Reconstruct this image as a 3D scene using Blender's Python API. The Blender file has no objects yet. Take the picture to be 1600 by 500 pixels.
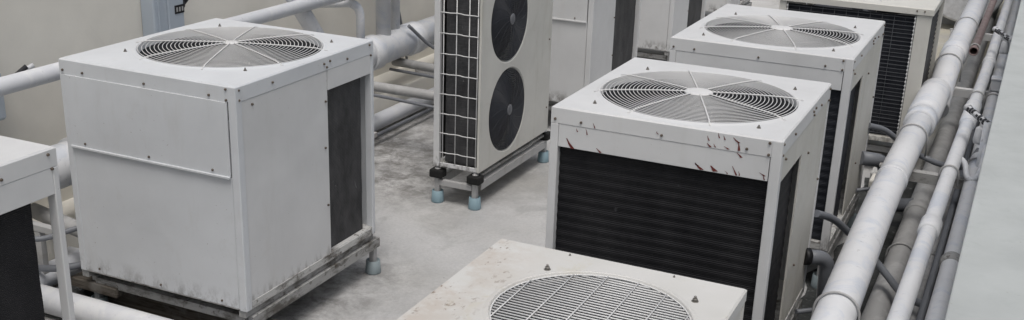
import bpy, bmesh, math, random
from mathutils import Vector, Matrix
random.seed(7)
PI = math.pi
sc = bpy.context.scene
col = sc.collection

# ---------------------------------------------------------------- materials
def nmat(name):
    m = bpy.data.materials.new(name); m.use_nodes = True
    nt = m.node_tree; b = nt.nodes['Principled BSDF']
    return m, nt, b
def N(nt, t, **k):
    n = nt.nodes.new(t)
    for a, v in k.items(): setattr(n, a, v)
    return n
def noise(nt, scale, detail=4, rough=.55, stretch=None, dist=0):
    g = N(nt, 'ShaderNodeNewGeometry'); mp = N(nt, 'ShaderNodeMapping')
    nt.links.new(g.outputs['Position'], mp.inputs['Vector'])
    if stretch: mp.inputs['Scale'].default_value = stretch
    n = N(nt, 'ShaderNodeTexNoise'); n.inputs['Scale'].default_value = scale
    n.inputs['Detail'].default_value = detail; n.inputs['Roughness'].default_value = rough
    n.inputs['Distortion'].default_value = dist
    nt.links.new(mp.outputs['Vector'], n.inputs['Vector'])
    return n.outputs['Fac']
def ramp(nt, fac, lo, hi, a=0., b=1.):
    r = N(nt, 'ShaderNodeMapRange'); r.inputs['From Min'].default_value = lo; r.inputs['From Max'].default_value = hi
    r.inputs['To Min'].default_value = a; r.inputs['To Max'].default_value = b
    nt.links.new(fac, r.inputs['Value']); return r.outputs['Result']
def mix(nt, fac, a, b):
    m = N(nt, 'ShaderNodeMix', data_type='RGBA')
    if isinstance(fac, (int, float)): m.inputs['Factor'].default_value = fac
    else: nt.links.new(fac, m.inputs['Factor'])
    for s, v in ((6, a), (7, b)):
        if isinstance(v, tuple): m.inputs[s].default_value = (*v, 1)
        else: nt.links.new(v, m.inputs[s])
    return m.outputs[2]
def bump(nt, b, h, strength=.2, dist=.01):
    n = N(nt, 'ShaderNodeBump'); n.inputs['Strength'].default_value = strength; n.inputs['Distance'].default_value = dist
    nt.links.new(h, n.inputs['Height']); nt.links.new(n.outputs['Normal'], b.inputs['Normal'])
def mul(nt, a, b):
    m = N(nt, 'ShaderNodeMath', operation='MULTIPLY')
    for i, v in enumerate((a, b)):
        if isinstance(v, (int, float)): m.inputs[i].default_value = v
        else: nt.links.new(v, m.inputs[i])
    return m.outputs[0]

def paint(name, c, stain=(.33, .30, .24), st=.35, spots=.6, rough=.5, streak=.35, spotcol=(.12, .08, .055), spec=.3, cloud=.10, grime=0, scratch=0, patch=None):
    m, nt, b = nmat(name)
    base = mix(nt, ramp(nt, noise(nt, 2.3, 5, .6), .35, .7), c, tuple(x * (1 - cloud) for x in c))
    if patch:
        base = mix(nt, ramp(nt, noise(nt, 5.5, 7, .7, None, .8), .50, .60, 0, .75), base, patch)
    if scratch:
        sk = mul(nt, ramp(nt, noise(nt, 26, 3, .6, (1, 3.2, 1), .6), .665, .70, 0, scratch), ramp(nt, noise(nt, 3.3, 2), .42, .58))
        base = mix(nt, sk, base, (.20, .19, .18))
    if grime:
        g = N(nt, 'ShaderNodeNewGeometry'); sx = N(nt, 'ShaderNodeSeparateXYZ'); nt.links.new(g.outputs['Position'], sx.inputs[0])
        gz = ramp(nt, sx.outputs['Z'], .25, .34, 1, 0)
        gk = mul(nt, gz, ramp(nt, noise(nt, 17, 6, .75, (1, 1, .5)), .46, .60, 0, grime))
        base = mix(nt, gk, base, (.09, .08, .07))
    s1 = ramp(nt, noise(nt, 9, 6, .65, (1, 1, .22)), .56, .78, 0, streak)
    base = mix(nt, s1, base, stain)
    s2 = ramp(nt, noise(nt, 3.1, 8, .7, None, 1.2), .58, .74, 0, st)
    base = mix(nt, s2, base, stain)
    s3 = mul(nt, ramp(nt, noise(nt, 75, 3, .6), .70, .74, 0, 1), ramp(nt, noise(nt, 4.5, 3), .48, .62, 0, spots))
    base = mix(nt, s3, base, spotcol)
    nt.links.new(base, b.inputs['Base Color'])
    nt.links.new(ramp(nt, noise(nt, 14, 4), .3, .7, rough - .08, rough + .12), b.inputs['Roughness'])
    b.inputs['Specular IOR Level'].default_value = spec
    bump(nt, b, noise(nt, 2.1, 3, .45), .4, .035)
    return m
M = {}
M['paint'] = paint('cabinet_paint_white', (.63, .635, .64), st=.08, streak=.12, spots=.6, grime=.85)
M['paint_sky_tint'] = paint('cabinet_paint_sky_tint', (.62, .64, .665), st=.14, streak=.18, spots=.8, grime=.5)  # bluish cast of the sky put into the paint; cabinet's right side stays neutral
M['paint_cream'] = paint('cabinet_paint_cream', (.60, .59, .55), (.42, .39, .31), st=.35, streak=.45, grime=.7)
M['paint_twin'] = paint('fan_casing_paint', (.60, .595, .56), (.34, .33, .27), st=.38, streak=.5, spots=.3)
M['pipe_white'] = paint('pipe_paint_white', (.68, .69, .71), (.40, .42, .46), st=.5, streak=.3, spots=.8, spotcol=(.16, .15, .14), rough=.5, scratch=.6, patch=(.53, .565, .63))
M['pipe_blue'] = paint('pipe_paint_bluish', (.64, .655, .69), (.58, .61, .66), st=.8, streak=.3, spots=.6, spotcol=(.16, .15, .14), rough=.5, scratch=.6, patch=(.68, .69, .70))
M['pipe_grey'] = paint('pipe_lagging_grey', (.36, .36, .36), (.24, .235, .22), st=.6, streak=.4, spots=.6, scratch=.6, patch=(.44, .44, .44))
M['pipe_dark'] = paint('hose_grey', (.17, .18, .20), (.12, .12, .12), st=.3, streak=.2, spots=.2, rough=.4)
M['pipe_brown'] = paint('pipe_red_brown', (.21, .155, .15), (.30, .25, .25), st=.4, streak=.3, spots=.2)
M['wire'] = paint('guard_wire_white', (.66, .66, .66), (.35, .3, .25), st=.15, streak=.1, spots=.8)
M['strut'] = paint('galvanised_steel', (.42, .42, .42), (.2, .17, .14), st=.6, streak=.5, spots=.6, rough=.5)
M['cup'] = paint('foot_cup_blue', (.23, .33, .38), (.16, .20, .22), st=.5, streak=.6, spots=.5)
M['cup_grey'] = paint('foot_cup_grey', (.26, .31, .33), (.15, .16, .16), st=.6, streak=.6, spots=.5)
M['isolator'] = paint('isolator_blue_grey', (.42, .47, .53), (.60, .62, .65), st=.9, streak=.7, spots=.3)
M['wall'] = paint('wall_plaster', (.76, .735, .675), (.58, .555, .51), st=.2, streak=.06, spots=.15, rough=.85, spec=.1)
M['parapet'] = paint('parapet_paint', (.44, .462, .458), (.31, .33, .325), st=.6, streak=.35, spots=.6, cloud=.16, scratch=.25, rough=.8, spec=.15)

def rusty_lid(name):
    m, nt, b = nmat(name)
    c = (.60, .595, .58)
    base = mix(nt, ramp(nt, noise(nt, 2.3, 5, .6), .35, .7), c, (.53, .525, .50))
    g = N(nt, 'ShaderNodeNewGeometry'); sx = N(nt, 'ShaderNodeSeparateXYZ'); nt.links.new(g.outputs['Position'], sx.inputs[0])
    side = ramp(nt, sx.outputs['X'], -1.36, -1.58, 0, 1)
    blush = mul(nt, ramp(nt, noise(nt, 7, 6, .7), .42, .60, 0, .55), side)
    base = mix(nt, blush, base, (.43, .36, .30))
    fl = mul(nt, ramp(nt, noise(nt, 48, 5, .7, (1, .6, 1)), .585, .62, 0, 1), mul(nt, side, ramp(nt, noise(nt, 6, 3), .46, .58)))
    base = mix(nt, fl, base, (.20, .15, .115))
    yl = mul(nt, ramp(nt, noise(nt, 5, 6, .7, None, 1.), .6, .72, 0, .5), 1.0)
    base = mix(nt, yl, base, (.50, .46, .35))
    s3 = mul(nt, ramp(nt, noise(nt, 80, 3, .6), .69, .73, 0, 1), ramp(nt, noise(nt, 4.5, 3), .5, .62, 0, .7))
    base = mix(nt, s3, base, (.13, .09, .06))
    nt.links.new(base, b.inputs['Base Color']); b.inputs['Roughness'].default_value = .55
    b.inputs['Specular IOR Level'].default_value = .3
    bump(nt, b, noise(nt, 1.7, 3, .4), .25, .02)
    return m
M['lid_rust'] = rusty_lid('lid_paint_rust_spotted')

def coil(name, c, c2, fin=260., ridge=0.):
    m, nt, b = nmat(name)
    base = mix(nt, ramp(nt, noise(nt, 6, 7, .75, (1, 1, .5)), .38, .66), c, c2)
    sc1 = mul(nt, ramp(nt, noise(nt, 30, 4, .7, (1, 1, .45), .8), .66, .70, 0, .5), ramp(nt, noise(nt, 5, 2), .45, .6))
    base = mix(nt, sc1, base, tuple(min(1, x * 3.2 + .02) for x in c2))
    nt.links.new(base, b.inputs['Base Color']); b.inputs['Roughness'].default_value = .55
    b.inputs['Specular IOR Level'].default_value = .15
    g = N(nt, 'ShaderNodeNewGeometry')
    w = N(nt, 'ShaderNodeTexWave', wave_type='BANDS', bands_direction='Z')
    w.inputs['Scale'].default_value = fin / 6.283; w.inputs['Distortion'].default_value = .7
    nt.links.new(g.outputs['Position'], w.inputs['Vector'])
    bump(nt, b, w.outputs['Fac'], .5, .003)
    return m
M['coil_black'] = coil('coil_black', (.012, .012, .014), (.022, .022, .024))
M['coil_grey'] = coil('coil_grey', (.036, .036, .038), (.085, .085, .088))
M['coil_navy'] = coil('coil_navy', (.018, .020, .026), (.035, .038, .046))

def flat(name, c, rough=.6, metal=0, spec=.3):
    m, nt, b = nmat(name)
    base = mix(nt, ramp(nt, noise(nt, 20, 4, .6), .35, .7), c, tuple(x * .75 for x in c))
    nt.links.new(base, b.inputs['Base Color']); b.inputs['Roughness'].default_value = rough
    b.inputs['Metallic'].default_value = metal; b.inputs['Specular IOR Level'].default_value = spec
    return m
M['black'] = flat('black_plastic', (.012, .012, .014), .5)
M['fan_dark'] = flat('fan_blade_dark', (.010, .011, .014), .45)
M['fan_ring'] = flat('round_guard_charcoal', (.030, .033, .042), .4)
M['hub_grey'] = flat('hub_grey', (.15, .155, .17), .5)
M['fan_grey'] = flat('fan_blade_grey', (.055, .057, .066), .5)
M['inside'] = flat('cabinet_inside', (.028, .030, .034), .8)
M['rubber'] = flat('rubber_black', (.014, .014, .014), .8)
M['screw'] = flat('screw_rusty', (.13, .105, .085), .55, .2)
M['bolt'] = flat('bolt_zinc', (.22, .21, .195), .5, .35)
M['scrape'] = flat('scrape_dark_red', (.16, .035, .03), .7)
M['gridwire'] = flat('coil_guard_wire_grey', (.10, .105, .115), .5)
M['tape'] = flat('lever_tape_dark', (.03, .03, .035), .6)
M['white_plain'] = flat('white_plastic', (.62, .63, .65), .5)
def rail(name, c, g, thr=.5):
    m, nt, b = nmat(name)
    base = mix(nt, ramp(nt, noise(nt, 6, 7, .72, (1, 1, 2.5)), thr - .06, thr + .1), c, g)
    base = mix(nt, ramp(nt, noise(nt, 26, 5, .7), .58, .64, 0, .7), base, (.07, .055, .045))
    nt.links.new(base, b.inputs['Base Color']); b.inputs['Roughness'].default_value = .75
    b.inputs['Specular IOR Level'].default_value = .2
    bump(nt, b, noise(nt, 40, 4), .3, .004)
    return m
M['rail_dirty'] = rail('base_rail_grimy', (.50, .50, .49), (.10, .09, .08), .55)
M['rail_rust'] = rail('stand_rail_weathered', (.35, .35, .345), (.12, .115, .105), .53)
def timber():
    m, nt, b = nmat('old_timber')
    gr = noise(nt, 10, 7, .7, (.35, 6, 6), .5)
    base = mix(nt, ramp(nt, gr, .38, .62), (.15, .135, .115), (.04, .029, .02))
    base = mix(nt, ramp(nt, noise(nt, 7, 5), .52, .66, 0, .7), base, (.22, .21, .195))
    nt.links.new(base, b.inputs['Base Color']); b.inputs['Roughness'].default_value = .85
    bump(nt, b, gr, .6, .006)
    return m
M['timber'] = timber()
def floor():
    m, nt, b = nmat('roof_screed')
    c = mix(nt, ramp(nt, noise(nt, .9, 7, .62, None, .4), .36, .66), (.54, .538, .535), (.40, .40, .402))
    c = mix(nt, ramp(nt, noise(nt, 2.6, 10, .76, (1, .7, 1), .5), .52, .68, 0, .5), c, (.16, .158, .155))
    c = mix(nt, ramp(nt, noise(nt, 5.0, 10, .78, None, .3), .54, .70, 0, .55), c, (.44, .45, .46))
    c = mix(nt, ramp(nt, noise(nt, .55, 3, .5), .55, .72, 0, .5), c, (.33, .315, .28))
    g = N(nt, 'ShaderNodeNewGeometry'); sx = N(nt, 'ShaderNodeSeparateXYZ'); nt.links.new(g.outputs['Position'], sx.inputs[0])
    for (xa, xb, ya, yb) in ((-3.05, -2.55, 3.2, 5.3), (-3.4, -2.5, 5.6, 7.4), (-4.4, -3.4, 6.2, 8.0)):  # dirt near the bases mixed with painted contact shade around the units
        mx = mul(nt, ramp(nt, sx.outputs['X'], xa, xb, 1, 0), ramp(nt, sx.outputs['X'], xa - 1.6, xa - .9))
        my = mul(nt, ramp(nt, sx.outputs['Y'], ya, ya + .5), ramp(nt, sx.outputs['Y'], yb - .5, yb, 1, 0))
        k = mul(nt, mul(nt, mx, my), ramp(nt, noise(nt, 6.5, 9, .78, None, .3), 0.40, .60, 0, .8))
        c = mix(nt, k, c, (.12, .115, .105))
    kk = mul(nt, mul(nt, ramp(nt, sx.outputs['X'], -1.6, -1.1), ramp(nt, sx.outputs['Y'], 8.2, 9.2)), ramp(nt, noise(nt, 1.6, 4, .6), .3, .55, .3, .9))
    c = mix(nt, kk, c, (.46, .43, .34))  # yellowish wall reflection painted into the floor colour
    sp = mul(nt, ramp(nt, noise(nt, 38, 4, .65), .66, .70, 0, .8), ramp(nt, noise(nt, 3.5, 2), .48, .6))
    c = mix(nt, sp, c, (.10, .10, .095))
    c = mix(nt, ramp(nt, noise(nt, 55, 6, .75), .42, .62, 0, .28), c, (.27, .272, .275))
    sp = mul(nt, ramp(nt, noise(nt, 9, 5, .7), .70, .73, 0, .6), ramp(nt, noise(nt, 1.5, 2), .42, .5))
    c = mix(nt, sp, c, (.14, .135, .13))
    nt.links.new(c, b.inputs['Base Color'])
    nt.links.new(ramp(nt, noise(nt, 1.6, 5), .35, .65, .42, .8), b.inputs['Roughness'])
    b.inputs['Specular IOR Level'].default_value = .3
    bump(nt, b, noise(nt, 60, 6, .7), .45, .006)
    return m
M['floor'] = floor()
def shaded_floor():
    m, nt, b = nmat('floor_shade_and_rubble')  # dark colour standing in for shade under the pipes; also colours the rubble
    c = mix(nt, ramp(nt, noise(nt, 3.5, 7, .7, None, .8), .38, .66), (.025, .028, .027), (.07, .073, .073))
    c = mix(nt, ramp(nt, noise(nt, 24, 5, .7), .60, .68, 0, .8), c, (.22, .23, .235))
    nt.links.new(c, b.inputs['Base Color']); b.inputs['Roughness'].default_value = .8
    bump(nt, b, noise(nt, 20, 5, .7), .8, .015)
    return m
M['shaded_floor'] = shaded_floor()

# ---------------------------------------------------------------- mesh helpers
class MB:
    def __init__(s): s.bm = bmesh.new(); s.mats = []
    def box(s, x0, x1, y0, y1, z0, z1, bev=.0, rot=None):
        r = bmesh.ops.create_cube(s.bm, size=1)
        vs = r['verts']
        T = Matrix.Translation(((x0 + x1) / 2, (y0 + y1) / 2, (z0 + z1) / 2))
        if rot: T = T @ rot
        bmesh.ops.transform(s.bm, matrix=T @ Matrix.Diagonal((abs(x1 - x0), abs(y1 - y0), abs(z1 - z0), 1)), verts=vs)
        if bev:
            es = list({e for v in vs for e in v.link_edges})
            bmesh.ops.bevel(s.bm, geom=es, offset=bev, segments=2, affect='EDGES', profile=.5)
        return s
    def tube(s, pts, r, n=12, cap=True, closed=False):
        pts = [Vector(p) for p in pts]; k = len(pts)
        rr = r if isinstance(r, (list, tuple)) else [r] * k
        rings = []; u = None
        for i, p in enumerate(pts):
            if closed: t = pts[(i + 1) % k] - pts[i - 1]
            else: t = pts[min(i + 1, k - 1)] - pts[max(i - 1, 0)]
            t.normalize()
            if u is None:
                u = t.orthogonal().normalized()
                if closed: u = Vector((0, 0, 1)) if abs(t.z) < .9 else u
            u = (u - t * u.dot(t)).normalized(); v = t.cross(u)
            rings.append([s.bm.verts.new(p + (u * math.cos(a) + v * math.sin(a)) * rr[i]) for a in (2 * PI * j / n for j in range(n))])
        for i in range(k if closed else k - 1):
            A, B = rings[i], rings[(i + 1) % k]
            for j in range(n):
                f = s.bm.faces.new((A[j], A[(j + 1) % n], B[(j + 1) % n], B[j])); f.smooth = True
        if cap and not closed:
            s.bm.faces.new(list(reversed(rings[0]))); s.bm.faces.new(rings[-1])
        return s
    def ring(s, c, R, r, axis='z', seg=72, n=5):
        pts = []
        for i in range(seg):
            a = 2 * PI * i / seg; x, y = R * math.cos(a), R * math.sin(a)
            pts.append((c[0] + x, c[1] + y, c[2]) if axis == 'z' else ((c[0], c[1] + x, c[2] + y) if axis == 'x' else (c[0] + x, c[1], c[2] + y)))
        return s.tube(pts, r, n, closed=True)
    def face(s, pts):
        return s.bm.faces.new([s.bm.verts.new(p) for p in pts])
    def lathe(s, c, prof, n=24, axis='z'):
        rings = []
        for (r, h) in prof:
            rg = []
            for j in range(n):
                a = 2 * PI * j / n; x, y = r * math.cos(a), r * math.sin(a)
                if axis == 'z': q = (c[0] + x, c[1] + y, c[2] + h)
                elif axis == 'x': q = (c[0] + h, c[1] + x, c[2] + y)
                else: q = (c[0] - x, c[1] + h, c[2] + y)
                rg.append(s.bm.verts.new(q))
            rings.append(rg)
        for A, B in zip(rings, rings[1:]):
            for j in range(n):
                f = s.bm.faces.new((A[j], A[(j + 1) % n], B[(j + 1) % n], B[j])); f.smooth = True
        s.bm.faces.new(list(reversed(rings[0]))); s.bm.faces.new(rings[-1])
        return s
    def build(s, name, mat, parent=None, origin=None):
        off = Vector(origin) if origin is not None else Vector((0, 0, 0))
        if parent is not None: off = WORLD[parent.name]
        bmesh.ops.translate(s.bm, verts=s.bm.verts, vec=-off)
        bmesh.ops.recalc_face_normals(s.bm, faces=s.bm.faces)
        me = bpy.data.meshes.new(name); s.bm.to_mesh(me); s.bm.free()
        me.materials.append(mat)
        o = bpy.data.objects.new(name, me); col.objects.link(o)
        if parent is not None: o.parent = parent
        else: o.location = off
        WORLD[o.name] = off.copy()
        return o
WORLD = {}
def tag(o, label=None, cat=None, group=None, kind=None):
    for k, v in (('label', label), ('category', cat), ('group', group), ('kind', kind)):
        if v: o[k] = v
    return o
def thing(name, loc, label, cat, group=None):
    o = bpy.data.objects.new(name, None); o.empty_display_size = .1
    o.location = loc; col.objects.link(o); WORLD[o.name] = Vector(loc)
    return tag(o, label, cat, group)
def rounded(pts, rad=.1, n=7):
    pts = [Vector(p) for p in pts]; out = [pts[0]]
    for i in range(1, len(pts) - 1):
        a, b, c = pts[i - 1], pts[i], pts[i + 1]
        d1 = min(rad, (a - b).length * .48); d2 = min(rad, (c - b).length * .48)
        p, q = b + (a - b).normalized() * d1, b + (c - b).normalized() * d2
        for k in range(n + 1):
            t = k / n; out.append(p * (1 - t) ** 2 + b * 2 * t * (1 - t) + q * t * t)
    out.append(pts[-1]); return out
def smooth_curve(pts, n=8):
    P = [Vector(p) for p in pts]; P = [P[0] * 2 - P[1]] + P + [P[-1] * 2 - P[-2]]; out = []
    for i in range(1, len(P) - 2):
        for k in range(n):
            t = k / n; a, b, c, d = P[i - 1], P[i], P[i + 1], P[i + 2]
            out.append(.5 * ((2 * b) + (c - a) * t + (2 * a - 5 * b + 4 * c - d) * t * t + (3 * b - a - 3 * c + d) * t ** 3))
    out.append(P[-2]); return out

# ---------------------------------------------------------------- condenser cabinet
def lid_mesh(x0, x1, y0, y1, zt, c, R, fl, depth=.03):
    m = MB(); bm = m.bm
    cs = [math.atan2(y - c[1], x - c[0]) for x, y in ((x0, y0), (x1, y0), (x1, y1), (x0, y1))]
    ang = sorted([2 * PI * i / 96 - PI for i in range(96)] + cs)
    def hit(a, g):
        dx, dy = math.cos(a), math.sin(a); t = 9
        if dx > 1e-9: t = min(t, (x1 - g - c[0]) / dx)
        if dx < -1e-9: t = min(t, (x0 + g - c[0]) / dx)
        if dy > 1e-9: t = min(t, (y1 - g - c[1]) / dy)
        if dy < -1e-9: t = min(t, (y0 + g - c[1]) / dy)
        return c[0] + dx * t, c[1] + dy * t
    loops = []
    for kind in ('f', 'l', 'e', 'a', 'b', 'r', 'i', 'd'):
        L = []
        for a in ang:
            if kind in 'fleab'[0:3]:
                x, y = hit(a, {'f': .0, 'l': .0, 'e': .006}[kind]); z = {'f': zt - fl, 'l': zt - .006, 'e': zt}[kind]
                if kind == 'e':
                    x = min(max(x, x0 + .006), x1 - .006); y = min(max(y, y0 + .006), y1 - .006)
            else:
                r = {'a': R + .022, 'b': R + .012, 'r': R + .004, 'i': R, 'd': R - .004}[kind]
                z = {'a': zt, 'b': zt + .004, 'r': zt + .006, 'i': zt + .002, 'd': zt - depth}[kind]
                x, y = c[0] + r * math.cos(a), c[1] + r * math.sin(a)
            L.append(bm.verts.new((x, y, z)))
        loops.append(L)
    k = len(ang)
    for i, (A, B) in enumerate(zip(loops, loops[1:])):
        for j in range(k):
            try:
                f = bm.faces.new((A[j], A[(j + 1) % k], B[(j + 1) % k], B[j])); f.smooth = i >= 3
            except ValueError: pass
    return m

def ring_guard(parent, c, R, zt, hub=.035, nr=19, rise=.012, off=22, spoke=8, wr=.0019, mat='wire', name='fan_guard'):
    m = MB()
    H = lambda r: zt + .006 + rise * (1 - (r / R) ** 2)
    for i in range(nr):
        r = R - (R - hub) * i / nr
        m.ring((c[0], c[1], H(r)), r, wr, seg=72, n=5)
    for k in range(spoke):
        a = math.radians(off + 360 / spoke * k)
        pts = []
        for t in range(9):
            r = hub * .5 + (R + .035 - hub * .5) * t / 8
            z = H(min(r, R)) + .004 - (.010 if r > R + .01 else 0)
            pts.append((c[0] + r * math.cos(a), c[1] + r * math.sin(a), z))
        m.tube(pts, .0036, 6)
    g = m.build(name, M[mat], parent)
    MB().lathe((c[0], c[1], H(0) + .002), [(hub, -.006), (hub, .001), (hub * .8, .005), (.004, .006)], 28).build('hub_plate', M[mat], g)
    return g
def shroud(parent, c, R, zt, d=.24):
    m = MB(); n = 64; rings = []
    for (r, z) in ((R - .004, zt - .0305), (R - .012, zt - d), (R + .004, zt - d), (R + .004, zt - .0305)):
        rings.append([m.bm.verts.new((c[0] + r * math.cos(2 * PI * j / n), c[1] + r * math.sin(2 * PI * j / n), z)) for j in range(n)])
    for k in range(4):
        A, B = rings[k], rings[(k + 1) % 4]
        for j in range(n):
            f = m.bm.faces.new((A[j], A[(j + 1) % n], B[(j + 1) % n], B[j])); f.smooth = True
    return m.build('fan_shroud', M['inside'], parent)
def axial_fan(parent, c, R, z, mat, nb=5, axis='z', pitch=.5, hubmat=None):
    m = MB()
    for k in range(nb):
        a0 = 2 * PI * k / nb; rows = []
        for i in range(7):
            r = .09 + (R * .95 - .09) * i / 6; w = .42 + .22 * i / 6; row = []
            for j in range(7):
                t = j / 6 - .5; a = a0 + t * w * 1.35 + .25 * i / 6
                row.append((r * math.cos(a), r * math.sin(a), -t * pitch * .16 * (1.2 - .4 * i / 6)))
            rows.append(row)
        for side in (0, .004):
            V = [[m.bm.verts.new((c[0] + p[0], c[1] + p[1], z + p[2] + side) if axis == 'z' else (c[0] + p[2] + side, c[1] + p[0], z + p[1])) for p in row] for row in rows]
            for i in range(6):
                for j in range(6):
                    f = m.bm.faces.new((V[i][j], V[i][j + 1], V[i + 1][j + 1], V[i + 1][j])); f.smooth = True
    f = m.build('fan', mat, parent)
    MB().lathe((c[0], c[1], z) if axis == 'z' else (c[0], c[1], z), [(.085, -.06), (.09, .02), (.07, .045), (.01, .05)], 24, axis).build('fan_hub', hubmat or mat, f)
    return f
def wavy_y(x0, x1, y, z0, z1, pitch, amp, sgn=-1):      # ribbed panel facing -Y
    m = MB(); n = max(4, int((z1 - z0) / pitch * 6)); nx = 6; V = []
    for i in range(n + 1):
        z = z0 + (z1 - z0) * i / n
        V.append([m.bm.verts.new((x0 + (x1 - x0) * j / nx, y + amp * math.cos(2 * PI * (z - z0) / pitch + .5 * math.sin(j * 1.3)) , z)) for j in range(nx + 1)])
    for i in range(n):
        for j in range(nx):
            f = m.bm.faces.new((V[i][j], V[i][j + 1], V[i + 1][j + 1], V[i + 1][j])); f.smooth = True
    m.box(x0, x1, y + amp + .004, y + amp + .03, z0, z1)
    return m
def wavy_x(x, y0, y1, z0, z1, pitch, amp):
    m = MB(); n = max(4, int((z1 - z0) / pitch * 6)); nx = 4; V = []
    for i in range(n + 1):
        z = z0 + (z1 - z0) * i / n
        V.append([m.bm.verts.new((x + amp * math.cos(2 * PI * (z - z0) / pitch + .5 * math.sin(j * 1.3)), y0 + (y1 - y0) * j / nx, z)) for j in range(nx + 1)])
    for i in range(n):
        for j in range(nx):
            f = m.bm.faces.new((V[i][j], V[i][j + 1], V[i + 1][j + 1], V[i + 1][j])); f.smooth = True
    m.box(x - amp - .03, x - amp - .004, y0, y1, z0, z1)
    return m
SCREW = {}
def screw(parent, p, d):                                # d: 'x' faces +X, 'y' faces -Y
    off = WORLD[parent.name]
    if d not in SCREW:
        m = MB()
        m.lathe((0, 0, 0), [(.0058, -.002 if d == 'x' else .002), (.0058, .003 if d == 'x' else -.003), (.004, .006 if d == 'x' else -.006)], 8, d)
        m.bm.verts.ensure_lookup_table()
        me = bpy.data.meshes.new('screw'); bmesh.ops.recalc_face_normals(m.bm, faces=m.bm.faces); m.bm.to_mesh(me); m.bm.free(); me.materials.append(M['screw']); SCREW[d] = me
    o = bpy.data.objects.new('screw', SCREW[d]); col.objects.link(o); o.parent = parent
    o.location = Vector(p) - off
def lid_bolt(parent, p, s=1.):
    m = MB(); x, y, z = p
    a = random.random()
    m.lathe(p, [(.013 * s, -.002), (.013 * s, .002)], 14)
    m.lathe(p, [(.0095 * s, .002), (.0095 * s, .010 * s), (.008 * s, .012 * s)], 6)
    m.lathe(p, [(.005 * s, .012 * s), (.005 * s, .019 * s), (.002, .021 * s)], 8)
    m.build('bolt', M['bolt'], parent)

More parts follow.
